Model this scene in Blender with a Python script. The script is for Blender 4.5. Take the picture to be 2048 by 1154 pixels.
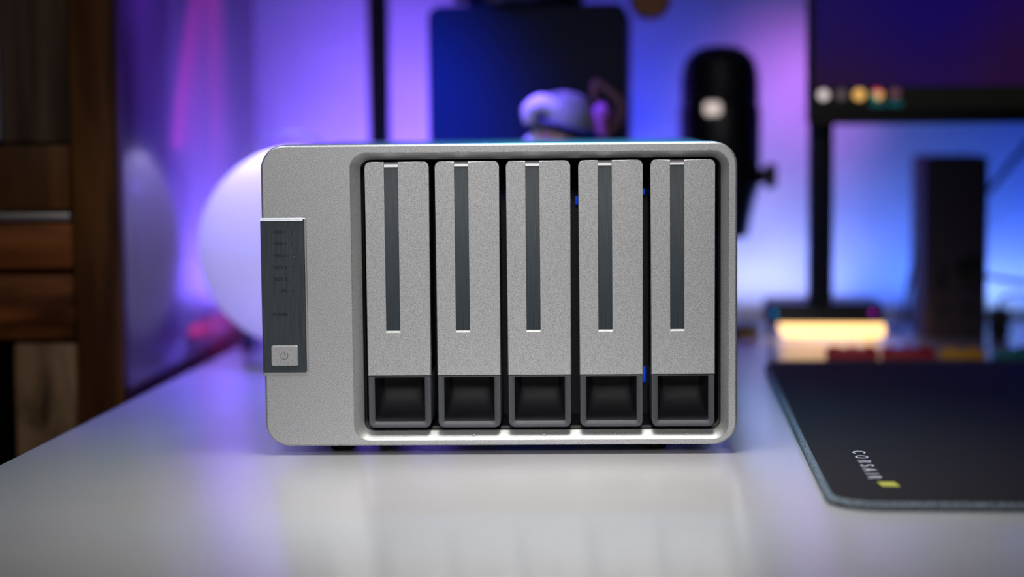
import bpy, bmesh, math, random
from mathutils import Vector, Matrix
random.seed(7)
PI = math.pi
for o in list(bpy.data.objects): bpy.data.objects.remove(o)
SC = bpy.context.scene
COL = SC.collection

# ------------------------------------------------------------------ camera
cd = bpy.data.cameras.new('camera'); cam = bpy.data.objects.new('camera', cd); COL.objects.link(cam)
CX, CY, CZ = 0.0923, -0.8801, 0.1580
R3 = ((0.99526, 0.00071, 0.09721), (0.09672, 0.08868, -0.99135), (-0.00932, 0.99606, 0.08819))
m = Matrix(((R3[0][0], R3[0][1], R3[0][2], CX), (R3[1][0], R3[1][1], R3[1][2], CY), (R3[2][0], R3[2][1], R3[2][2], CZ), (0, 0, 0, 1)))
cam.matrix_world = m
cd.sensor_width = 36; cd.lens = 3750 / 2048 * 36
cd.clip_start = .02; cd.clip_end = 50
cd.dof.use_dof = True; cd.dof.focus_distance = 0.884; cd.dof.aperture_fstop = 3.4
SC.camera = cam
SC.view_settings.view_transform = 'Standard'
try: SC.view_settings.look = 'None'
except Exception: pass
SC.view_settings.gamma = 1; SC.view_settings.use_curve_mapping = False
SC.view_settings.exposure = 0.0

# ------------------------------------------------------------------ world
w = bpy.data.worlds.new('world'); SC.world = w; w.use_nodes = True
w.node_tree.nodes['Background'].inputs[0].default_value = (.4, .5, 1, 1)
w.node_tree.nodes['Background'].inputs[1].default_value = 0.006

# ------------------------------------------------------------------ lights
def area(name, loc, aim, sx, sy, power, col, spread=180):
    l = bpy.data.lights.new(name, 'AREA'); l.shape = 'RECTANGLE'; l.size = sx; l.size_y = sy
    l.energy = power; l.color = col; l.spread = math.radians(spread)
    o = bpy.data.objects.new(name, l); COL.objects.link(o); o.location = loc
    d = Vector(aim) - Vector(loc); o.rotation_euler = d.to_track_quat('-Z', 'Y').to_euler()
    return o
# soft lamp low over the desk in front of the enclosure, and an added soft fill behind the camera
area('key_lamp', (.04, -.10, .50), (.03, -.09, 0), .24, .15, .46, (1, .96, .92), 62)
area('front_fill_lamp', (.10, -1.6, .80), (-.02, 0, .08), .4, .3, .22, (1, .985, .97), 17)
area('desk_left_lamp', (-.27, -.25, .60), (-.21, .10, 0), .16, .16, .14, (.80, .92, 1), 70)  # added fill brightening the left of the desk
# light strip fixed behind the desk edge, shining up the wall, and a lamp behind the monitor
STRIP = [(-.17, (.20, .12, 1), .75), (-.02, (.0, .0, 1), .42), (.14, (.36, .42, 1), .14), (.26, (.05, .17, 1), .13), (.42, (.0, .07, 1), .20), (.70, (.0, .16, 1), .2)]
for x, c, p in STRIP:
    area('strip_lamp', (x, .622, -.012), (x, .650, .10), .13, .012, p, c, 110)
area('tower_back_lamp', (-.080, .505, .16), (-.165, .66, .16), .04, .10, .135, (.25, .11, 1), 95)  # added, hidden by the tower: tints the wall violet
area('tower_side_lamp', (.030, .505, .13), (.06, .66, .15), .03, .12, .030, (.0, .05, 1), 70)  # added behind the tower to turn the wall beside it blue
area('monitor_back_lamp', (.205, .53, .225), (.172, .66, .175), .04, .06, .034, (.56, .17, .84), 64)
area('right_wall_lamp', (.335, .632, .004), (.34, .66, .035), .12, .008, .030, (.30, .50, 1), 120)  # added wash for the lower right wall
area('corner_lamp', (-.2245, .47, .012), (-.26, .47, .016), .13, .006, .030, (1, .05, .34), 150)  # made-up pink source for the glow on the cabinet side
area('magenta_corner_lamp', (-.222, .43, .22), (-.26, .43, .21), .03, .16, .055, (1, .0, .50), 150)  # added upright light for the magenta streak on the cabinet side
area('violet_globe_lamp', (-.215, .25, .36), (-.20, .26, .0), .06, .06, .42, (.17, .12, 1), 84)  # added to turn the globe's left side violet
area('violet_figure_lamp', (-.10, .22, .38), (.0, .335, .162), .04, .04, .05, (.16, .10, 1), 16)  # added to put violet on the figurines
area('cyan_top_lamp', (.03, .33, .50), (.02, .14, .14), .16, .03, .22, (.0, .42, .75), 50)  # added to bring a cyan line onto the case top
area('blue_side_lamp', (-.19, .16, .42), (-.085, .40, .16), .06, .06, .30, (.0, .06, 1), 24)  # added out of view to throw blue on the tower

# ------------------------------------------------------------------ materials
def mat(name, col, rough=.5, metal=0, emit=None, es=1, coat=0, spec=.5, ior=1.5, trans=0):
    m = bpy.data.materials.new(name); m.use_nodes = True
    b = m.node_tree.nodes['Principled BSDF']
    b.inputs['Base Color'].default_value = (*col, 1); b.inputs['Roughness'].default_value = rough
    b.inputs['Metallic'].default_value = metal; b.inputs['Specular IOR Level'].default_value = spec; b.inputs['IOR'].default_value = ior
    b.inputs['Coat Weight'].default_value = coat; b.inputs['Coat Roughness'].default_value = .12
    b.inputs['Transmission Weight'].default_value = trans
    if emit: b.inputs['Emission Color'].default_value = (*emit, 1); b.inputs['Emission Strength'].default_value = es
    return m
def nodes(m): return m.node_tree.nodes, m.node_tree.links, m.node_tree.nodes['Principled BSDF']
def coords(m, scale=(1, 1, 1)):
    n, l, b = nodes(m)
    t = n.new('ShaderNodeTexCoord'); mp = n.new('ShaderNodeMapping'); mp.inputs['Scale'].default_value = scale
    l.new(t.outputs['Object'], mp.inputs['Vector']); return mp.outputs['Vector']
def grain(m, c0, c1, scale, stretch=(1, 1, 1), detail=3, bump=0, dist=.0002, lo=.35, hi=.65, distort=0):
    n, l, b = nodes(m)
    v = coords(m, stretch)
    t = n.new('ShaderNodeTexNoise'); t.inputs['Scale'].default_value = scale; t.inputs['Detail'].default_value = detail
    t.inputs['Distortion'].default_value = distort
    l.new(v, t.inputs['Vector'])
    r = n.new('ShaderNodeValToRGB'); r.color_ramp.elements[0].position = lo; r.color_ramp.elements[1].position = hi
    r.color_ramp.elements[0].color = (*c0, 1); r.color_ramp.elements[1].color = (*c1, 1)
    l.new(t.outputs['Fac'], r.inputs['Fac']); l.new(r.outputs['Color'], b.inputs['Base Color'])
    if bump:
        u = n.new('ShaderNodeBump'); u.inputs['Strength'].default_value = bump; u.inputs['Distance'].default_value = dist
        l.new(t.outputs['Fac'], u.inputs['Height']); l.new(u.outputs['Normal'], b.inputs['Normal'])
    return m
M = {}
M['silver'] = grain(mat('silver_paint', (.4, .4, .4), .42, .75), (.27, .27, .28), (.66, .66, .67), 2300, detail=3, bump=.32, dist=.0001, lo=.3, hi=.7)
M['silver_plain'] = mat('silver_smooth', (.52, .52, .53), .35, .8)
M['chamfer'] = grain(mat('silver_chamfer', (.4, .4, .4), .5, .6), (.35, .36, .355), (.46, .46, .455), 1500, detail=2, bump=.2, dist=.0001)
M['case'] = mat('case_metal', (.55, .56, .58), .28, .9)
M['brushed'] = grain(mat('dark_brushed', (.05, .06, .07), .45, .0, spec=.2), (.022, .030, .037), (.036, .046, .055), 900, stretch=(3, 1, .06), detail=3, bump=.15, dist=.00008)
M['panel'] = grain(mat('panel_brushed', (.05, .06, .07), .42, .3, spec=.3), (.034, .042, .050), (.054, .066, .076), 900, stretch=(3, 1, .06), detail=3, bump=.15, dist=.00008)
M['strip_top'] = mat('strip_chamfer', (.42, .42, .44), .4, .9)  # light caught by dark chamfers, put in as bright metal
M['plastic'] = grain(mat('dark_plastic', (.06, .065, .075), .45), (.052, .056, .066), (.068, .072, .084), 1800, bump=.2, dist=.00005)
M['hollow'] = mat('hollow_plastic', (.016, .016, .019), .6, spec=.25)  # pocket shade put into a darker copy of the plastic
M['black'] = mat('black_plastic', (.006, .006, .007), .5)
M['print'] = mat('black_print', (.004, .004, .005), .7)
M['rubber'] = mat('black_rubber', (.008, .008, .008), .8)
M['led'] = mat('blue_led', (.0, .02, .3), .4, emit=(.0, .08, 1), es=.5)  # glow standing in for wall light between the drives
M['desk'] = grain(mat('desk_white', (.7, .7, .7), .23, ior=1.75), (.47, .47, .48), (.51, .51, .52), 6, bump=0)
M['deskedge'] = mat('desk_edge', (.5, .5, .52), .4)
M['wall'] = grain(mat('wall_paint', (.7, .7, .7), .8), (.68, .68, .70), (.74, .74, .75), 30)
def wood(name, c0, c1, sc=14, st=(1, 1, .12), rough=.5, coat=.0, lo=.35, hi=.68):
    return grain(mat(name, c0, rough, coat=coat, spec=.08 if coat == 0 else .5), c0, c1, sc * 3, stretch=st, detail=5, bump=.15, dist=.0004, lo=lo, hi=hi, distort=.9)
M['wood_dark'] = wood('wood_dark', (.03, .010, .003), (.11, .040, .011))
M['wood_red'] = wood('wood_red', (.035, .009, .002), (.26, .075, .016), st=(.25, 1, 1))
M['wood_grey'] = wood('wood_grey', (.02, .012, .007), (.10, .058, .036), sc=12)
M['wood_tan'] = wood('wood_tan', (.030, .014, .006), (.19, .105, .055), sc=14, st=(1, 1, .35), lo=.38, hi=.58)
M['side'] = wood('wood_side', (.030, .008, .030), (.14, .035, .11), sc=8, rough=.30, coat=.5)
M['lip'] = mat('wood_lip', (.16, .13, .12), .3, .2)  # wood greyed to put in the highlight on the ledge
M['pale'] = mat('pale_metal', (.30, .29, .26), .4, .3)
M['darkgap'] = mat('dark_gap', (.002, .0015, .001), .9, spec=0)
M['cloth'] = grain(mat('mat_cloth', (.01, .01, .012), .85, spec=.2), (.011, .008, .008), (.024, .018, .019), 1600, bump=.5, dist=.0002)
M['stitch'] = grain(mat('mat_stitch', (.05, .07, .09), .7), (.02, .028, .035), (.24, .30, .37), 900, bump=.6, dist=.0003)
M['white_print'] = mat('white_print', (.75, .72, .78), .6)
M['yellow_print'] = mat('yellow_print', (.55, .52, .06), .6)
M['pole'] = mat('pole_black', (.006, .008, .024), .35)
M['tower'] = mat('tower_black', (.012, .014, .034), .45, spec=.12)
M['mic'] = mat('mic_black', (.006, .006, .009), .4)
M['grille'] = grain(mat('mic_grille', (.02, .02, .02), .45, .4), (.006, .006, .008), (.030, .030, .034), 900, bump=.6, dist=.0003)
M['white_emit'] = mat('white_light', (.9, .8, .75), .4, emit=(1, .82, .75), es=.6)
M['bezel'] = mat('monitor_bezel', (.008, .008, .009), .4)
M['box'] = grain(mat('box_grey', (.05, .045, .055), .6, spec=.15), (.060, .050, .070), (.072, .060, .084), 400)
M['yellow_emit'] = mat('yellow_light', (1, .8, .4), .4, emit=(1, .60, .23), es=2.0)
M['cyan_emit'] = mat('cyan_light', (0, .3, .6), .4, emit=(0, .30, .8), es=.9)
M['magenta_emit'] = mat('magenta_light', (.4, 0, .4), .4, emit=(.42, .02, .50), es=1.0)
M['cable'] = mat('cable_dark', (.008, .012, .03), .45)
M['violet_plastic'] = mat('violet_base', (.30, .25, .75), .25, coat=.4)
M['hoop'] = mat('hoop_metal', (.6, .55, .8), .25, .6)
M['red'] = mat('red_plastic', (.50, .008, .03), .4); M['amber'] = mat('amber_plastic', (.85, .40, .01), .4); M['teal'] = mat('teal_plastic', (.02, .30, .36), .4)
M['stud'] = mat('tan_stud', (.35, .25, .16), .4)
M['skin'] = mat('figurine_pink', (.65, .35, .38), .4); M['fig_grey'] = mat('figurine_grey', (.20, .21, .20), .5)
M['fig_blue'] = mat('figurine_blue', (.01, .03, .16), .45); M['fig_white'] = mat('figurine_white', (.70, .66, .75), .4)
M['fig_brown'] = mat('figurine_brown', (.11, .045, .035), .5); M['fig_mauve'] = mat('figurine_mauve', (.42, .12, .42), .45)
M['leather'] = mat('brown_leather', (.40, .13, .03), .5)
M['rug'] = mat('floor_dark', (.03, .025, .02), .8)

# ------------------------------------------------------------------ mesh helpers
def obj(name, bm, m, parent=None, smooth=25, label=None):
    bmesh.ops.recalc_face_normals(bm, faces=bm.faces[:])
    me = bpy.data.meshes.new(name); bm.to_mesh(me); bm.free()
    for p in me.polygons: p.use_smooth = bool(smooth)
    if smooth: me.set_sharp_from_angle(angle=math.radians(smooth))
    o = bpy.data.objects.new(name, me); COL.objects.link(o)
    if m is not None: me.materials.append(m)
    if parent: o.parent = parent
    if label: o['label'] = label
    return o
def thing(name, label, cat, loc=(0, 0, 0), rz=0, group=None):
    o = bpy.data.objects.new(name, None); COL.objects.link(o); o.location = loc; o.rotation_euler = (0, 0, rz)
    o.empty_display_size = .02
    o['label'] = label; o['category'] = cat
    if group: o['group'] = group
    return o
def struct(o): o['kind'] = 'structure'; return o
def box(bm, x0, x1, y0, y1, z0, z1, bev=0, seg=2):
    r = bmesh.ops.create_cube(bm, size=1)
    vs = r['verts']
    for v in vs:
        v.co = Vector((x0 + (x1 - x0) * (v.co.x + .5), y0 + (y1 - y0) * (v.co.y + .5), z0 + (z1 - z0) * (v.co.z + .5)))
    if bev:
        es = list({e for v in vs for e in v.link_edges})
        bmesh.ops.bevel(bm, geom=es, offset=bev, segments=seg, profile=.5, affect='EDGES')
    return bm
def B(*a, **k): return box(bmesh.new(), *a, **k)
def rrect(x0, x1, z0, z1, r, n=8):
    pts = []
    for cx, cz, a0 in ((x1 - r, z1 - r, 0), (x0 + r, z1 - r, 90), (x0 + r, z0 + r, 180), (x1 - r, z0 + r, 270)):
        for i in range(n + 1):
            a = math.radians(a0 + 90 * i / n); pts.append((cx + r * math.cos(a), cz + r * math.sin(a)))
    return pts
def loft(bm, loops, cap0=False, cap1=False, closed=False):
    vl = [[bm.verts.new(p) for p in L] for L in loops]
    n = len(vl[0]); pairs = list(zip(vl, vl[1:]))
    if closed: pairs.append((vl[-1], vl[0]))
    for a, b in pairs:
        for i in range(n):
            j = (i + 1) % n; bm.faces.new((a[i], a[j], b[j], b[i]))
    if cap0: bm.faces.new(vl[0])
    if cap1: bm.faces.new(vl[-1])
    return bm
def ring_y(pts, y): return [(x, y, z) for x, z in pts]
def ring_z(pts, z): return [(x, y, z) for x, y in pts]
def lathe(bm, prof, cx=0, cy=0, cz=0, n=40, axis='Z'):
    loops = []
    for r, h in prof:
        L = []
        for i in range(n):
            a = 2 * PI * i / n; c, s = r * math.cos(a), r * math.sin(a)
            L.append((cx + c, cy + s, cz + h) if axis == 'Z' else ((cx + h, cy + c, cz + s) if axis == 'X' else (cx + c, cy + h, cz + s)))
        loops.append(L)
    return loft(bm, loops, cap0=prof[0][0] > 1e-6, cap1=prof[-1][0] > 1e-6)
def tube(bm, pts, rad, n=10, sub=6):
    P = [Vector(p) for p in pts]; Q = []
    rads = rad if isinstance(rad, (list, tuple)) else [rad] * len(P); RR = []
    for i in range(len(P) - 1):
        p0 = P[max(i - 1, 0)]; p1 = P[i]; p2 = P[i + 1]; p3 = P[min(i + 2, len(P) - 1)]
        for k in range(sub):
            t = k / sub
            Q.append(.5 * ((2 * p1) + (-p0 + p2) * t + (2 * p0 - 5 * p1 + 4 * p2 - p3) * t * t + (-p0 + 3 * p1 - 3 * p2 + p3) * t ** 3))
            RR.append(rads[i] * (1 - t) + rads[i + 1] * t)
    Q.append(P[-1]); RR.append(rads[-1])
    up = Vector((0, 0, 1)); loops = []
    prev = None
    for i, q in enumerate(Q):
        d = (Q[min(i + 1, len(Q) - 1)] - Q[max(i - 1, 0)]).normalized()
        if prev is None: prev = d.orthogonal().normalized()
        s = (prev - d * prev.dot(d)).normalized(); prev = s; t = d.cross(s)
        loops.append([q + RR[i] * (math.cos(2 * PI * k / n) * s + math.sin(2 * PI * k / n) * t) for k in range(n)])
    return loft(bm, loops, True, True)
def text_mesh(s, size, m, name, parent, mw, extrude=.00004, spacing=1, align='LEFT', offset=0):
    c = bpy.data.curves.new(name, 'FONT'); c.body = s; c.size = size; c.extrude = extrude; c.space_character = spacing
    c.align_x = align; c.align_y = 'CENTER'; c.offset = offset; c.resolution_u = 3
    t = bpy.data.objects.new(name, c); COL.objects.link(t)
    dg = bpy.context.evaluated_depsgraph_get(); me = bpy.data.meshes.new_from_object(t.evaluated_get(dg))
    bpy.data.objects.remove(t); me.materials.clear(); me.materials.append(m); me.transform(mw)
    o = bpy.data.objects.new(name, me); COL.objects.link(o); o.parent = parent
    return o
FACE = Matrix(((1, 0, 0, 0), (0, 0, -1, 0), (0, 1, 0, 0), (0, 0, 0, 1)))     # text in XZ facing -Y
def at(x, y, z, mw=FACE): return Matrix.Translation((x, y, z)) @ mw

# ------------------------------------------------------------------ room
struct(obj('wall_back', B(-.9, 2.2, .66, .70, -.75, 1.7), M['wall'], smooth=0))
struct(obj('floor', B(-1.6, 2.4, -2.2, .70, -.79, -.75), M['rug'], smooth=0))

# desk
desk = thing('desk', 'white glossy desk top under the silver drive enclosure', 'desk', (0, 0, -.75))
bm = bmesh.new(); box(bm, -.2335, 1.30, -1.10, .60, .725, .75, bev=.0015, seg=3)
obj('desk_top', bm, M['desk'], desk)
for x in (-.19, 1.25):
    for y in (-1.05, .55): obj('leg', B(x - .025, x + .025, y - .025, y + .025, 0, .725, bev=.003), M['deskedge'], desk)

# ------------------------------------------------------------------ wardrobe (local: right front corner at origin)
wr = thing('wardrobe', 'dark brown wooden cabinet with drawers standing left of the white desk', 'cabinet', (-.2435, .19, -.75), math.radians(.65))
Z = .75
obj('carcass', B(-.60, -.006, .014, .368, .02, 1.65), M['darkgap'], wr, smooth=0)
obj('side_panel', B(-.006, 0, .012, .370, 0, 1.66, bev=.0008), M['side'], wr, label='glossy side board of the cabinet reflecting violet light')
obj('stile', B(-.0275, 0, 0, .012, 0, 1.66, bev=.001), M['wood_dark'], wr)
dr = obj('door', B(-.30, -.0290, .0045, .014, Z + .1490, 1.62, bev=.0006), M['wood_grey'], wr, label='greyish brown door board')
obj('rail', B(-.30, -.0290, .001, .014, Z + .1090, Z + .1475, bev=.0012), M['wood_dark'], wr)
obj('handle', B(-.0780, -.0690, -.004, .0045, Z + .1500, Z + .330, bev=.0015), M['pale'], dr, label='pale vertical door handle')
obj('lip', B(-.30, -.0282, -.0035, .014, Z + .1030, Z + .1080, bev=.0018), M['lip'], wr, label='grey rounded ledge catching light')
obj('rail', B(-.30, -.0285, .001, .014, Z + .0745, Z + .1022, bev=.0015), M['wood_red'], wr)
obj('drawer_front', B(-.30, -.0287, .0005, .014, Z + .0325, Z + .0712, bev=.0015), M['wood_red'], wr, label='reddish brown drawer front')
obj('lower_board', B(-.0670, -.0292, .003, .014, .1, Z + .0300, bev=.0008), M['wood_tan'], wr, label='lighter tan board with dark knots')

# ------------------------------------------------------------------ drive enclosure
A4 = math.radians(4.0)
nas = thing('drive_enclosure', 'silver five-bay hard drive enclosure in the centre of the white desk', 'drive enclosure', (0, 0, 0), A4)
H0, H1, WX = .0045, .1484, .1125
N8 = 10
bm = bmesh.new()
o_ = lambda i, y, r=.0115: ring_y(rrect(-WX + i, WX - i, H0 + i, H1 - i, r - i, N8), y)
def op(x0, x1, z0, z1, r, y): return ring_y(rrect(x0, x1, z0, z1, r, N8), y)
loops = [o_(.0006, .016), o_(0, .0145), o_(0, .0012), o_(.0003, .0004), o_(.0010, 0),
         op(-.0702, .1085, .0072, .1446, .0075, 0), op(-.0698, .1081, .0076, .1442, .0072, .0003)]
loft(bm, loops)
bez = obj('bezel', bm, M['silver'], nas, smooth=20)
bm = bmesh.new()
loft(bm, [op(-.0698, .1081, .0076, .1442, .0072, .0003), op(-.0656, .1050, .0112, .1410, .0045, .0042), op(-.0654, .1048, .0114, .1408, .0043, .016)])
obj('recess_rim', bm, M['chamfer'], bez, smooth=20)
# black bay lining
bm = bmesh.new()
loft(bm, [op(-.0655, .1049, .0113, .1409, .0043, .0065), op(-.0655, .1049, .0113, .1409, .0043, .055)], cap1=True)
obj('bay_lining', bm, M['black'], nas, smooth=40)
# case behind
bm = bmesh.new()
loft(bm, [o_(.0012, .0145), o_(.0007, .018), o_(.0007, .221), o_(.0022, .2235)], cap1=True)
obj('case', bm, M['case'], nas, smooth=20)
for fx in (-.078, .074):
    for fy in (.020, .200):
        bm = bmesh.new(); lathe(bm, [(.0050, 0), (.0058, .0006), (.0058, .0046), (.0052, .0058)], fx, fy, 0, 28); obj('foot', bm, M['rubber'], nas)
# blue wall light glinting between the drives, put in as glowing blocks
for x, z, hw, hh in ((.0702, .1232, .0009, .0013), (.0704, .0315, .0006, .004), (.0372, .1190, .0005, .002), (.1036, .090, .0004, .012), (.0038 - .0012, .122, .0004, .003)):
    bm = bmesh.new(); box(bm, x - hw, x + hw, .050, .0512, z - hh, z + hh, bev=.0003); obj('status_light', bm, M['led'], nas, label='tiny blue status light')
# control panel, wraps the left edge
bm = bmesh.new()
def panel_loop(x0, x1, z0, z1, r, y, n=6):
    pts = []
    for cx, cz, a0 in ((x1 - r, z1 - r, 0), (x1 - r, z0 + r, 270)):
        pts.append([(cx + r * math.cos(math.radians(a0 + 90 * i / n)), cz + r * math.sin(math.radians(a0 + 90 * i / n))) for i in range(n + 1)])
    p = [(x0, z0)] + pts[1] + pts[0] + [(x0, z1)]
    return [(x, y, z) for x, z in p]
loft(bm, [panel_loop(-.1129, -.0912, .0386, .1139, .0014, .010), panel_loop(-.1129, -.0912, .0386, .1139, .0014, -.0001), panel_loop(-.1127, -.0915, .0389, .1136, .0012, -.0004)], True, True)
obj('panel_trim', bm, M['silver_plain'], nas, label='thin silver rim around the control panel')
bm = bmesh.new()
loft(bm, [panel_loop(-.1131, -.0921, .0402, .1138, .0010, .009), panel_loop(-.1131, -.0921, .0402, .1138, .0010, -.0004), panel_loop(-.1128, -.0925, .0406, .1131, .0008, -.0010)], True, True)
pn = obj('control_panel', bm, M['panel'], nas, label='dark brushed metal control panel with indicator labels')
bm = bmesh.new()   # panel's top chamfer, its caught light put in as bright metal
vs = [bm.verts.new(p) for p in ((-.1130, -.0003, .1140), (-.0928, -.0003, .1140), (-.0928, -.0013, .1127), (-.1130, -.0013, .1127), (-.1130, .001, .1127), (-.0928, .001, .1127))]
bm.faces.new((vs[0], vs[1], vs[2], vs[3])); bm.faces.new((vs[0], vs[4], vs[5], vs[1])); bm.faces.new((vs[3], vs[2], vs[5], vs[4])); bm.faces.new((vs[0], vs[3], vs[4])); bm.faces.new((vs[1], vs[5], vs[2]))
obj('panel_top_edge', bm, M['strip_top'], pn, smooth=0, label='bright metal top edge')
rows = [('HDD 1', .1072), ('HDD 2', .1017), ('HDD 3', .0961), ('HDD 4', .0905), ('HDD 5', .0849), ('LAN', .0793), ('POWER', .0681)]
for s, z in rows:
    o = text_mesh(s, .00195, M['print'], 'lettering', pn, at(-.1007, -.00103, z), extrude=.00003, spacing=1.08, align='RIGHT', offset=.0001)
    bm = bmesh.new(); lathe(bm, [(.0005, .0002), (.0005, -.00005), (.0004, -.0001)], -.0975, -.0010, z, 14, axis='Y'); obj('indicator', bm, M['print'], pn)
    bm = bmesh.new(); lathe(bm, [(.00018, .0001), (.00016, -.00012)], -.0972, -.0011, z - .0003, 10, axis='Y'); obj('indicator_glint', bm, M['silver_plain'], pn)
bm = bmesh.new()
loft(bm, [op(-.1090, -.0961, .0435, .0533, .0009, .0), op(-.1090, -.0961, .0435, .0533, .0009, -.0013), op(-.1087, -.0964, .0438, .0530, .0007, -.0017)], True, True)
pb = obj('power_button', bm, M['silver'], pn, label='silver rectangular power button')
bm = bmesh.new()   # power symbol: open ring and stroke
R0, R1 = .00150, .00185; prev = None
cx, cz, yy = -.1026, .0484, -.00172
seg = []
for i in range(29):
    a = math.radians(90 + 38 + (360 - 76) * i / 28)
    seg.append((bm.verts.new((cx + R0 * math.cos(a), yy, cz + R0 * math.sin(a))), bm.verts.new((cx + R1 * math.cos(a), yy, cz + R1 * math.sin(a)))))
for (a, b), (c, d) in zip(seg, seg[1:]): bm.faces.new((a, b, d, c))
box(bm, cx - .00016, cx + .00016, yy - .00003, yy + .00003, cz + .0001, cz + .0021)
obj('power_symbol', bm, mat('symbol_grey', (.12, .12, .125), .5), pb, smooth=0)

# trays
TW = .0303
TX = [-.0632, -.0300, .0036, .0377, .0717]
def make_tray(name_first=True):
    t = bpy.data.objects.new('drive_tray', None); COL.objects.link(t); t.parent = nas; t.empty_display_size = .01
    sx0, sx1, sz = .0091, .0158, .0589
    z0, z1, r = .0381, .1400, .0024
    out = [(0, z0), (TW, z0)]
    out += [(TW - r + r * math.cos(a), z1 - r + r * math.sin(a)) for a in [math.radians(90 * i / 5) for i in range(6)]]
    out += [(sx1, z1), (sx1, sz), (sx0, sz), (sx0, z1)]
    out += [(r + r * math.cos(a), z1 - r + r * math.sin(a)) for a in [math.radians(90 + 90 * i / 5) for i in range(6)]]
    bm = bmesh.new(); fr = [bm.verts.new((x, .0008, z)) for x, z in out]; bk = [bm.verts.new((x, .0032, z)) for x, z in out]
    bm.faces.new(fr); bm.faces.new(bk[::-1])
    for i in range(len(out)):
        j = (i + 1) % len(out); bm.faces.new((fr[i], bk[i], bk[j], fr[j]))
    ins = lambda v: sx0 - 1e-6 <= v.co.x <= sx1 + 1e-6
    es = [e for e in bm.edges if e.verts[0] in fr and e.verts[1] in fr and not (ins(e.verts[0]) and ins(e.verts[1]))]
    bmesh.ops.bevel(bm, geom=es, offset=.00045, segments=3, profile=.5, affect='EDGES')
    cover = obj('tray_cover', bm, M['silver'], t, smooth=11)
    # dark inlay strip with a slanted top end (highlight put in as bright metal) and a small ledge below
    bm = bmesh.new(); a, b = sx0 + .00008, sx1 - .00008
    prof = [(.0012, sz + .0010), (.0012, .1376), (.0016, .1384), (.0030, .1397), (.0034, .1397), (.0034, sz + .001)]
    L = [[(x, y, z) for y, z in prof] for x in (a, b)]
    loft(bm, L, True, True); strip = obj('inlay_strip', bm, M['brushed'], cover, smooth=30, label='dark brushed inlay strip')
    bm = bmesh.new(); prof = [(.0009, .1375), (.0013, .1386), (.0028, .13985), (.0030, .1393), (.0014, .1375)]
    loft(bm, [[(x, y, z) for y, z in prof] for x in (a, b)], True, True); obj('strip_end', bm, M['strip_top'], cover, smooth=30, label='bright slanted end of the strip')
    bm = bmesh.new(); prof = [(.0007, sz - .0001), (.0014, sz + .0010), (.0030, sz + .0010), (.0030, sz - .0001)]
    loft(bm, [[(x, y, z) for y, z in prof] for x in (sx0 - .0002, sx1 + .0002)], True, True); obj('strip_ledge', bm, M['chamfer'], cover, smooth=0)
    # tray body behind the cover
    obj('tray_body', B(.0006, TW - .0006, .0030, .040, .0380, .1392, bev=.0005), M['plastic'], t, smooth=40)
    # finger pocket
    bm = bmesh.new()
    X0, X1, Z0, Z1 = .0002, TW - .0002, .0131, .0379
    q = 6
    def rr(x0, x1, z0, z1, rb, y, rt=.0002):
        pts = []
        for cx, cz, a0, rad in ((x1 - rt, z1 - rt, 0, rt), (x0 + rt, z1 - rt, 90, rt), (x0 + rb, z0 + rb, 180, rb), (x1 - rb, z0 + rb, 270, rb)):
            for i in range(q + 1):
                a = math.radians(a0 + 90 * i / q); pts.append((cx + rad * math.cos(a), y, cz + rad * math.sin(a)))
        return pts
    loft(bm, [rr(X0, X1, Z0, Z1, .0030, .040), rr(X0, X1, Z0, Z1, .0030, .0013), rr(X0 + .0003, X1 - .0003, Z0 + .0003, Z1, .0027, .0008),
              rr(X0 + .0026, X1 - .0026, Z0 + .0026, Z1 - .0004, .0012, .0008), rr(X0 + .0030, X1 - .0030, Z0 + .0030, Z1 - .0005, .0010, .0012)])
    obj('finger_pocket', bm, M['plastic'], t, smooth=50)
    bm = bmesh.new(); loft(bm, [rr(X0 + .0030, X1 - .0030, Z0 + .0030, Z1 - .0005, .0010, .0012), rr(X0 + .0032, X1 - .0032, Z0 + .0042, Z1 - .0006, .0018, .0090), rr(X0 + .0045, X1 - .0045, Z0 + .0075, Z1 - .0008, .003, .0150), rr(X0 + .0060, X1 - .0060, Z0 + .013, Z1 - .0012, .004, .0185)], cap1=True)
    obj('pocket_hollow', bm, M['hollow'], t, smooth=50)
    return t
def copy_tree(o, parent):
    c = o.copy(); COL.objects.link(c); c.parent = parent
    for ch in [k for k in o.children]: copy_tree(ch, c)
    return c
# parts may go only one level deeper than the tray: trays are parts, their pieces sub-parts
def flatten(t):
    for ch in list(t.children):
        for g in list(ch.children): g.parent = t
t0 = make_tray(); flatten(t0); bpy.context.view_layer.update()
trays = [t0]
for i in range(1, 5):
    src = list(t0.children); c = t0.copy(); COL.objects.link(c); c.parent = nas
    for ch in src: d = ch.copy(); COL.objects.link(d); d.parent = c
    trays.append(c)
for t, x in zip(trays, TX): t.location = (x, 0, 0)
# embossed bay numbers on the lower slope of the recess
SL = Matrix.Rotation(math.radians(0), 4, 'X')
slope = Matrix.Rotation(math.radians(-49), 4, 'X')
for i, t in enumerate(TX):
    text_mesh(str(i + 1), .0022, M['silver_plain'], 'bay_number', bez, Matrix.Translation((t + .0170, .0020, .0095)) @ slope @ FACE, extrude=.00022, align='CENTER')

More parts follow.
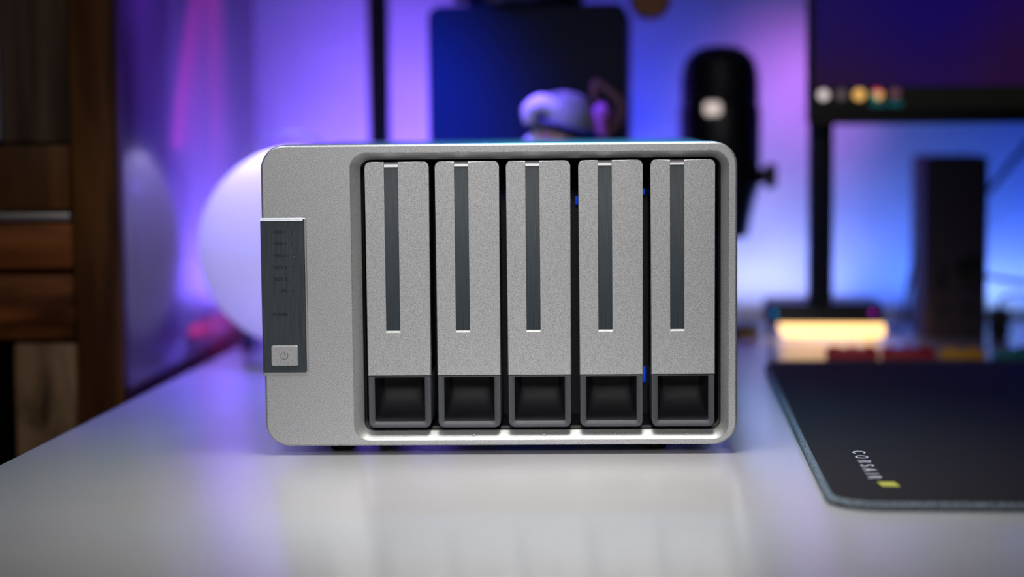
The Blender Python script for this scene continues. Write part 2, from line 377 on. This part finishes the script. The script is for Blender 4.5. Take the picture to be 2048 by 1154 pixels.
# ------------------------------------------------------------------ mouse mat
def zrot(v, a): c, s = math.cos(a), math.sin(a); return (v[0] * c - v[1] * s, v[0] * s + v[1] * c)
pad = thing('desk_mat', 'large black cloth desk mat with pale stitched edge and white lettering on the right', 'desk mat', (.1465, -.1235, 0), math.radians(1.4))
PW, PD, PT = .70, .455, .0032
bm = bmesh.new()
loft(bm, [ring_z(rrect(.0018, PW, .0018, PD - .0018, .020, 10), .0004), ring_z(rrect(.0012, PW, .0012, PD - .0012, .020, 10), .0030), ring_z(rrect(.0022, PW, .0022, PD - .0022, .019, 10), PT)], True, True)
obj('mat_cloth', bm, M['cloth'], pad)
bm = bmesh.new()
cs = [(0.0028, .0033), (.0014, .0038), (.0003, .0032), (-.0002, .0020), (.0002, .0008), (.0014, .0002), (.0028, .0004)]
def rl(i, z): return ring_z(rrect(i, PW, i, PD - i, .021 - i, 14), z)
loft(bm, [rl(i, z) for i, z in cs]); obj('stitched_edge', bm, M['stitch'], pad, label='pale blue-grey stitched edge')
MR = Matrix(((0, 1, 0, 0), (-1, 0, 0, 0), (0, 0, 1, 0), (0, 0, 0, 1)))   # text runs towards the front, tops to the right
lt = text_mesh('CORSAIR', .0086, M['white_print'], 'lettering', pad, Matrix.Identity(4), extrude=.00005, spacing=1.9)
tw_ = max(v.co.x for v in lt.data.vertices)
lt.data.transform(Matrix.Translation((.0243, .1225, PT + .0001)) @ MR @ Matrix.Diagonal((.069 / tw_, 1, 1, 1)))
bm = bmesh.new()
vs = [bm.verts.new((x, y, PT + .0001)) for x, y in ((.0243, .0465), (.0317, .0465), (.0330, .0365), (.0256, .0365))]
bm.faces.new(vs); obj('yellow_mark', bm, M['yellow_print'], pad, smooth=0, label='small yellow printed bar')

# ------------------------------------------------------------------ globe lamp
gl = thing('globe_lamp', 'round white globe lamp glowing beside the left end of the enclosure', 'lamp', (-.1695, .34, 0))
tr = bpy.data.materials.new('globe_glass'); tr.use_nodes = True
n = tr.node_tree.nodes; l = tr.node_tree.links; n.clear()
out = n.new('ShaderNodeOutputMaterial'); t1 = n.new('ShaderNodeBsdfTranslucent'); t1.inputs[0].default_value = (.85, .85, .92, 1)
t2 = n.new('ShaderNodeBsdfDiffuse'); t2.inputs[0].default_value = (.85, .85, .9, 1); mx = n.new('ShaderNodeMixShader'); mx.inputs[0].default_value = .5
gx = n.new('ShaderNodeBsdfGlossy'); gx.inputs['Roughness'].default_value = .2; mx2 = n.new('ShaderNodeMixShader'); mx2.inputs[0].default_value = .05
l.new(t1.outputs[0], mx.inputs[1]); l.new(t2.outputs[0], mx.inputs[2]); l.new(mx.outputs[0], mx2.inputs[1]); l.new(gx.outputs[0], mx2.inputs[2]); l.new(mx2.outputs[0], out.inputs[0])
GR = .0655; GZ = .0775
bm = bmesh.new(); prof = []
for i in range(1, 48):
    a = -PI / 2 + PI * i / 48; prof.append((GR * math.cos(a), GZ + GR * math.sin(a)))
prof = [(1e-7, GZ - GR)] + prof + [(1e-7, GZ + GR)]
lathe(bm, prof, n=72); bmesh.ops.remove_doubles(bm, verts=bm.verts[:], dist=1e-5)
obj('globe_shade', bm, tr, gl, smooth=180, label='frosted white glass globe')
bm = bmesh.new(); lathe(bm, [(.036, 0), (.037, .002), (.034, .006), (.024, .0125), (.022, .0165), (.018, .0170)], n=48); obj('base', bm, M['violet_plastic'], gl, label='low round violet base')
bm = bmesh.new()
tube(bm, [(-.016 + .040 * math.cos(a), .052, .110 + .043 * math.sin(a)) for a in [PI * (k / 10) for k in range(0, 11)]], .0009, 8, 3)
tube(bm, [(-.056, .052, .110), (-.050, .052, .05), (-.022, .03, .008), (-.018, .018, .012)], .0009, 8, 4)
tube(bm, [(.024, .052, .110), (.024, .052, .05), (.026, .03, .008), (.018, .018, .012)], .0009, 8, 4)
obj('wire_hoop', bm, M['hoop'], gl, label='thin wire hoop behind the globe')
pl = bpy.data.lights.new('globe_bulb', 'POINT'); pl.energy = .105; pl.color = (.68, .62, 1); pl.shadow_soft_size = .006
po = bpy.data.objects.new('globe_bulb', pl); COL.objects.link(po); po.location = (-.1695 - .010, .332, .123)

# added bar on the desk's left edge, a body for the made-up pink source
lb = thing('light_bar', 'slim dark light bar shining pink onto the cabinet side behind the globe', 'light bar', (-.2225, .47, 0))
obj('housing', B(-.0015, .0015, -.066, .066, .0012, .0165, bev=.0006), M['pole'], lb)
for y in (-.055, .055): obj('foot', B(-.004, .004, y - .005, y + .005, 0, .0014), M['rubber'], lb)  # feet of the added bar

# ------------------------------------------------------------------ pole stand
ps = thing('pole_stand', 'thin black vertical pole on a flat foot behind the enclosure', 'stand', (-.1405, .50, 0))
bm = bmesh.new(); lathe(bm, [(.034, 0), (.036, .002), (.034, .006), (.010, .008)], n=40); obj('base', bm, M['pole'], ps)
bm = bmesh.new(); lathe(bm, [(.0079, .007), (.0079, .52)], n=28); obj('pole', bm, M['pole'], ps)
bm = bmesh.new(); lathe(bm, [(.0068, .52), (.009, .522), (.009, .535), (.004, .540)], n=28); obj('top_cap', bm, M['pole'], ps)

# ------------------------------------------------------------------ black tower case
tw = thing('tower_case', 'tall black rounded case standing behind the enclosure', 'case', (-.0215, .40, 0))
bm = bmesh.new()
tl = lambda i, y: ring_y(rrect(-.0680 + i, .0680 - i, .004 + i, .2375 - i, .0085 - i, 8), y)
loft(bm, [tl(.002, .085), tl(0, .083), tl(0, .002), tl(.0006, .0006), tl(.002, 0)], True, True)
obj('body', bm, M['tower'], tw, smooth=20)
for x in (-.05, .05):
    for y in (.015, .07):
        bm = bmesh.new(); lathe(bm, [(.006, 0), (.006, .0045)], x, y, 0, 20); obj('foot', bm, M['rubber'], tw)
# headphones lying on it
hp = thing('headphones', 'black headphones with brown ear cushion lying on top of the black case', 'headphones', (-.0255, .43, .2375))
bm = bmesh.new(); tube(bm, [(-.045, 0, .004), (-.046, .005, .03), (-.03, .012, .062), (.015, .014, .078), (.062, .012, .066), (.086, .004, .040), (.088, 0, .018)], .0045, 12, 6); obj('headband', bm, M['pole'], hp)
bm = bmesh.new(); lathe(bm, [(.010, 0), (.040, .0012), (.042, .006), (.040, .014), (.020, .018)], .0, 0, 0, 48); obj('ear_cup', bm, M['pole'], hp)
bm = bmesh.new(); lathe(bm, [(.004, -.010), (.012, -.010), (.0142, -.004), (.0142, .004), (.011, .009), (.004, .009)], .0872, 0, .004, 36, axis='Y'); obj('ear_cushion', bm, M['leather'], hp, label='brown leather ear cushion')

# ------------------------------------------------------------------ figurines
fg = thing('capped_figurine', 'small toy figure with grey cap in front of the black case', 'figurine', (.005, .335, 0))
def skin_body(name, verts, edges, radii, m, parent, sub=2):
    me = bpy.data.meshes.new(name); me.from_pydata(verts, edges, [])
    o = bpy.data.objects.new(name, me); COL.objects.link(o)
    s = o.modifiers.new('s', 'SKIN'); u = o.modifiers.new('u', 'SUBSURF'); u.levels = sub; u.render_levels = sub
    for v, r in zip(me.skin_vertices[0].data, radii): v.radius = (r, r)
    me.skin_vertices[0].data[0].use_root = True
    dg = bpy.context.evaluated_depsgraph_get(); nm = bpy.data.meshes.new_from_object(o.evaluated_get(dg))
    bpy.data.objects.remove(o); nm.name = name; nm.materials.clear(); nm.materials.append(m)
    for p in nm.polygons: p.use_smooth = True
    o = bpy.data.objects.new(name, nm); COL.objects.link(o); o.parent = parent
    return o
V = [(0, 0, .062), (0, 0, .090), (0, 0, .118), (0, 0, .128), (-.010, 0, .055), (-.012, 0, .030), (-.012, -.002, .006), (-.012, -.012, .004),
     (.010, 0, .055), (.012, 0, .030), (.012, -.002, .006), (.012, -.012, .004), (-.016, 0, .116), (-.026, -.002, .098), (-.029, -.010, .084), (.016, 0, .116), (.026, -.002, .098), (.029, -.010, .084)]
E_ = [(0, 1), (1, 2), (2, 3), (0, 4), (4, 5), (5, 6), (6, 7), (0, 8), (8, 9), (9, 10), (10, 11), (2, 12), (12, 13), (13, 14), (2, 15), (15, 16), (16, 17)]
RD = [.013, .014, .012, .006, .008, .0065, .005, .0045, .008, .0065, .005, .0045, .006, .005, .0045, .006, .005, .0045]
skin_body('body', V, E_, RD, M['fig_blue'], fg)
bm = bmesh.new(); bmesh.ops.create_uvsphere(bm, u_segments=28, v_segments=18, radius=1)
for v in bm.verts:
    v.co = Vector((v.co.x * .0165, v.co.y * .015, v.co.z * .017 + .1435))
hd = obj('head', bm, M['skin'], fg, smooth=180, label='pink face of the figure')
for s in (-1, 1):
    bm = bmesh.new(); bmesh.ops.create_uvsphere(bm, u_segments=12, v_segments=8, radius=.0016, matrix=Matrix.Translation((s * .0055, -.0142, .146))); obj('eye', bm, M['print'], hd)
bm = bmesh.new(); bmesh.ops.create_uvsphere(bm, u_segments=12, v_segments=8, radius=.0022, matrix=Matrix.Translation((0, -.0160, .1420))); obj('nose', bm, M['skin'], hd)
bm = bmesh.new()
lathe(bm, [(.0190, .153), (.0195, .158), (.0185, .166), (.0150, .173), (.0090, .1765), (.0001, .178)], .003, 0, 0, 40); cap_ = obj('cap', bm, M['fig_grey'], fg, label='grey domed cap')
bm = bmesh.new()   # blue brim, tilted to the right
for_l = []
for y_, k in ((0, 0), (0, 1)):
    pass
lathe(bm, [(.0001, 0), (.0240, -.0005), (.0250, .0006), (.0240, .0018), (.0001, .002)], 0, 0, 0, 40)
bmesh.ops.transform(bm, matrix=Matrix.Translation((.006, -.003, .1540)) @ Matrix.Rotation(math.radians(16), 4, 'Y'), verts=bm.verts[:]); obj('cap_brim', bm, M['fig_blue'], cap_, label='dark blue cap brim')
bm = bmesh.new(); tube(bm, [(-.018, -.012, .158), (-.0175, -.014, .166), (-.010, -.015, .170), (-.003, -.014, .166), (-.002, -.012, .158)], [.0042, .0056, .0062, .0056, .0042], 16, 6); obj('cap_curl', bm, M['fig_white'], cap_, label='white curled trim on the cap')
bm = bmesh.new(); tube(bm, [(-.013, -.006, .150), (-.019, -.006, .143), (-.022, -.004, .132)], [.004, .005, .003], 12, 5); obj('side_lock', bm, M['fig_white'], fg)

f2 = thing('twisted_figurine', 'slim mauve figure with a curled brown arm right of the capped toy', 'figurine', (.0325, .337, 0))
bm = bmesh.new(); lathe(bm, [(.012, 0), (.013, .002), (.011, .005), (.003, .006)], n=28); obj('base', bm, M['fig_brown'], f2)
bm = bmesh.new(); tube(bm, [(0, 0, .005), (.003, 0, .05), (-.001, 0, .10), (.002, 0, .135), (-.001, -.002, .152), (-.0005, -.002, .164), (0, 0, .170)], [.004, .0045, .005, .0045, .0042, .0062, .002], 14, 6); obj('body', bm, M['fig_mauve'], f2)
bm = bmesh.new(); tube(bm, [(.001, 0, .150), (.007, .002, .154), (.0115, .001, .161), (.012, 0, .169), (.007, 0, .1755), (.001, 0, .180), (-.004, 0, .183), (-.005, -.001, .176), (-.003, -.001, .168)], [.0025, .003, .0034, .0034, .003, .0028, .0028, .0024, .0015], 12, 6); obj('curled_arm', bm, M['fig_brown'], f2, label='curled brown arm')

# ------------------------------------------------------------------ microphone
mc = thing('microphone', 'black desk microphone with rounded grille and a white lit plate', 'microphone', (.1104, .50, 0))
bm = bmesh.new(); lathe(bm, [(.032, 0), (.0338, .002), (.0334, .006), (.030, .0105), (.012, .0125), (.0075, .016)], -.004, 0, 0, 56); obj('base', bm, M['mic'], mc)
bm = bmesh.new(); lathe(bm, [(.0062, .012), (.0062, .074)], .002, 0, 0, 28); obj('stem', bm, M['mic'], mc)
bm = bmesh.new(); lathe(bm, [(.0180, .0728), (.0205, .0735), (.0225, .085), (.0255, .100), (.0292, .112), (.0297, .1670), (.0293, .1685), (.0225, .1690)], n=56); obj('body', bm, M['mic'], mc)
bm = bmesh.new()
lathe(bm, [(.0255, .1685), (.0278, .1692), (.0284, .172), (.0283, .184), (.0275, .193), (.0250, .2020), (.0190, .2080), (.0130, .2112), (.0060, .2122), (.0001, .2124)], n=56); gr = obj('grille', bm, M['grille'], mc, label='dark domed metal grille')
for k in range(4):
    z = .1735 + .006 * k
    bm = bmesh.new(); lathe(bm, [(.0279, z - .0006), (.0289, z), (.0279, z + .0006)], n=56); obj('grille_band', bm, M['mic'], gr)
bm = bmesh.new()
loft(bm, [op(-.0115, .0005, .1615, .1715, .003, -.0240), op(-.0115, .0005, .1615, .1715, .003, -.0304), op(-.0108, -.0002, .1622, .1708, .0025, -.0307)], True, True)
obj('lit_plate', bm, M['white_emit'], mc, label='small white lit plate')
bm = bmesh.new(); lathe(bm, [(.0060, .0), (.0055, .0085), (.0090, .0090), (.0094, .0120), (.0086, .0165), (.0050, .0170)], .0240, -.004, .1175, 28, axis='X'); obj('side_knob', bm, M['mic'], mc)

# ------------------------------------------------------------------ monitor
mo = thing('monitor', 'black computer monitor showing a dark violet desktop with round icons', 'monitor', (.1815, .48, 0))
bm = bmesh.new()
ml = lambda i, y: ring_y(rrect(-.0115 + i, .430 - i, .1545 + i, .410 - i, .003 - i, 4), y)
loft(bm, [ml(.0, -.022), ml(0, -.0382), ml(.0006, -.0388)], True, True); fr = obj('frame', bm, M['bezel'], mo)
sm = mat('screen', (.002, .001, .004), .3, emit=(.5, .5, .5), es=1)
n, l, b = nodes(sm); v = coords(sm, (1, 1, 1)); t = n.new('ShaderNodeTexNoise'); t.inputs['Scale'].default_value = 9; t.inputs['Detail'].default_value = 0; l.new(v, t.inputs['Vector'])
r = n.new('ShaderNodeValToRGB'); r.color_ramp.elements[0].position = .35; r.color_ramp.elements[1].position = .65; r.color_ramp.elements[0].color = (.016, .004, .035, 1); r.color_ramp.elements[1].color = (.007, .002, .085, 1)
l.new(t.outputs['Fac'], r.inputs['Fac']); l.new(r.outputs['Color'], b.inputs['Emission Color'])
obj('screen', B(-.0065, .425, -.0392, -.0380, .1800, .404), sm, mo, smooth=0, label='dark violet lit screen')
tb = obj('taskbar', B(-.0065, .425, -.0393, -.0380, .1650, .1800), mat('taskbar', (.003, .003, .003), .3, emit=(.004, .004, .003), es=1), mo, smooth=0, label='near-black taskbar with icons')
def disc(x, z, r, m, name='icon', a0=0, a1=360, y=-.0395, r0=0, label=None):
    bm = bmesh.new(); N = max(6, int((a1 - a0) / 15)); vo = []; vi = []
    for i in range(N + (0 if a1 - a0 == 360 else 1)):
        a = math.radians(a0 + (a1 - a0) * i / N); vo.append(bm.verts.new((x + r * math.cos(a), y, z + r * math.sin(a))))
    if a1 - a0 == 360: bm.faces.new(vo)
    else: bm.faces.new([bm.verts.new((x, y, z))] + vo)
    return obj(name, bm, m, tb, smooth=0, label=label)
def em(n_, c, s=1): return mat(n_, (0, 0, 0), .5, emit=c, es=s)
IX = [.0122 * k - .0006 for k in range(5)]; IZ = .1750
disc(IX[0], IZ, .0036, em('icon_white', (.85, .72, .72)), label='white round icon')
disc(IX[1], IZ, .0036, em('icon_dim', (.10, .075, .085)), label='dim grey icon')
disc(IX[2], IZ, .0040, em('icon_amber', (.95, .52, .14)), label='amber round icon')
disc(IX[3], IZ, .0040, em('icon_red', (.75, .05, .06)), a0=30, a1=150, label='red part of the round icon')
disc(IX[3], IZ, .0040, em('icon_green', (.03, .30, .14)), a0=150, a1=270, label='green part of the round icon')
disc(IX[3], IZ, .0040, em('icon_yellow', (.95, .50, .10)), a0=270, a1=390, label='yellow part of the round icon')
disc(IX[3], IZ, .0019, em('icon_core', (.90, .45, .35)), y=-.0396)
disc(IX[4], IZ + .0005, .0036, em('icon_wine', (.12, .05, .07)), label='dim wine-red icon')
tl_m = em('icon_teal', (.0, .09, .10))
for k in (3, 4): obj('underline', B(IX[k] - .0045, IX[k] + .0050, -.0396, -.0390, .1672, .1700), tl_m, tb, smooth=0, label='teal underline')
obj('stand_post', B(-.0086, .0086, -.012, .006, .027, .330, bev=.002), M['pole'], mo)
obj('post_bracket', B(-.010, .030, -.023, -.010, .22, .30, bev=.002), M['pole'], mo)
# foot with a lit yellow front
bm = bmesh.new(); loft(bm, [ring_z(rrect(-.0395, .0430, -.030, .030, .006, 6), .0150), ring_z(rrect(-.0395, .0430, -.030, .030, .006, 6), .0265), ring_z(rrect(-.0380, .0415, -.0285, .0285, .005, 6), .0285)], True, True)
ft = obj('foot', bm, M['bezel'], mo, label='flat black foot of the monitor post')
obj('light_bar', B(-.0285, .0440, -.0305, .020, .0045, .0152, bev=.003, seg=3), M['yellow_emit'], ft, label='glowing yellow bar under the foot')
for x in (-.034, .038):
    for y in (.022,): obj('foot_pad', B(x - .003, x + .003, y, y + .005, 0, .016), M['rubber'], ft)
bm = bmesh.new(); lathe(bm, [(.0016, .002), (.0016, -.0012), (.0010, -.0016)], -.0335, -.0300, .0220, 20, axis='Y'); obj('indicator', bm, M['cyan_emit'], ft, label='small cyan indicator light')  # LED reflection put in as a glowing dot
bm = bmesh.new(); lathe(bm, [(.0016, .002), (.0016, -.0012), (.0010, -.0016)], .0350, -.0300, .0222, 20, axis='Y'); obj('indicator', bm, M['magenta_emit'], ft, label='small magenta indicator light')  # another LED reflection built as a glowing part

# ------------------------------------------------------------------ upright grey box
bx = thing('upright_box', 'dark grey upright speaker-like box behind the far edge of the mat', 'device', (.2790, .488, 0))
bm = bmesh.new()
bl = lambda i, z: ring_z(rrect(-.0225 + i, .0225 - i, 0 + i, .090 - i, .006 - i, 6), z)
loft(bm, [bl(.0012, 0), bl(0, .0012), bl(0, .1285), bl(.0005, .1302), bl(.0020, .1308)], True, True); obj('body', bm, M['box'], bx)
bm = bmesh.new(); lathe(bm, [(.0100, .003), (.0105, -.0010), (.0090, -.0025), (.0080, -.0010), (.003, -.0005)], .0105, 0, .0480, 32, axis='Y'); obj('dial', bm, M['mic'], bx)
obj('slot', B(-.0125, -.0085, -.0006, .002, .0330, .0620, bev=.0005), M['mic'], bx)
for x in (-.0100, .0075):
    bm = bmesh.new(); lathe(bm, [(.0034, .002), (.0034, -.0008), (.0026, -.0014)], x, 0, .0205 + (.001 if x > 0 else 0), 20, axis='Y'); obj('button', bm, M['mic'], bx)

def cable(name, label, pts, rad):
    bm = bmesh.new(); tube(bm, pts, rad, 10, 8); o = obj(name, bm, M['cable'], None, smooth=180); o['label'] = label; o['category'] = 'cable'; return o
cable('cable', 'thick dark cable rising to the right from behind the upright box', [(.300, .600, .003), (.298, .605, .05), (.302, .60, .085), (.320, .595, .105), (.345, .59, .137), (.40, .585, .20), (.47, .58, .30)], .0023)
cable('cable', 'thin cable sagging to the right from the lower part of the upright box', [(.3000, .530, .0430), (.315, .530, .0400), (.34, .53, .0365), (.40, .53, .036), (.47, .54, .030), (.52, .56, .004)], .0018)
cable('cable', 'thin cable hanging at the left side of the upright box', [(.2562, .545, .060), (.2535, .540, .045), (.2500, .535, .030), (.2470, .530, .012), (.2440, .525, .0025), (.235, .54, .0020)], .0014)
pg = thing('power_plug', 'small dark plug block with a short lead right of the upright box', 'plug', (.3120, .505, 0))
obj('housing', B(-.006, .007, -.008, .010, .000, .0200, bev=.002), M['mic'], pg)
bm = bmesh.new(); tube(bm, [(.0005, 0, .0195), (.002, 0, .026), (.010, .002, .030), (.024, .006, .027), (.05, .02, .012), (.07, .03, .002)], .0012, 8, 6); obj('lead', bm, M['cable'], pg)

# ------------------------------------------------------------------ toy bricks behind the mat
def brick(x, wd, mm, label, ns, stud=None):
    t = thing('toy_brick', label, 'toy brick', (x, .368, 0), 0, 'toy bricks behind the mat')
    obj('block', B(0, wd, 0, .014, 0, .0060, bev=.0006), mm, t)
    for k in range(ns):
        bm = bmesh.new(); lathe(bm, [(.0028, .0058), (.0028, .0076), (.0024, .0080)], wd * (k + .5) / ns, .007, 0, 20); obj('stud', bm, stud or mm, t)
brick(.1790, .0340, M['red'], 'dark red toy brick, leftmost in the row behind the mat', 3)
brick(.2150, .0345, M['red'], 'dark red toy brick between the leftmost red and the amber one', 3)
brick(.2535, .0290, M['amber'], 'amber toy brick in front of the upright box', 2)
brick(.2880, .0250, M['teal'], 'teal toy brick with tan studs right of the amber one', 2, M['stud'])
brick(.3160, .0250, M['teal'], 'teal toy brick at the right edge of the photo', 2, M['stud'])
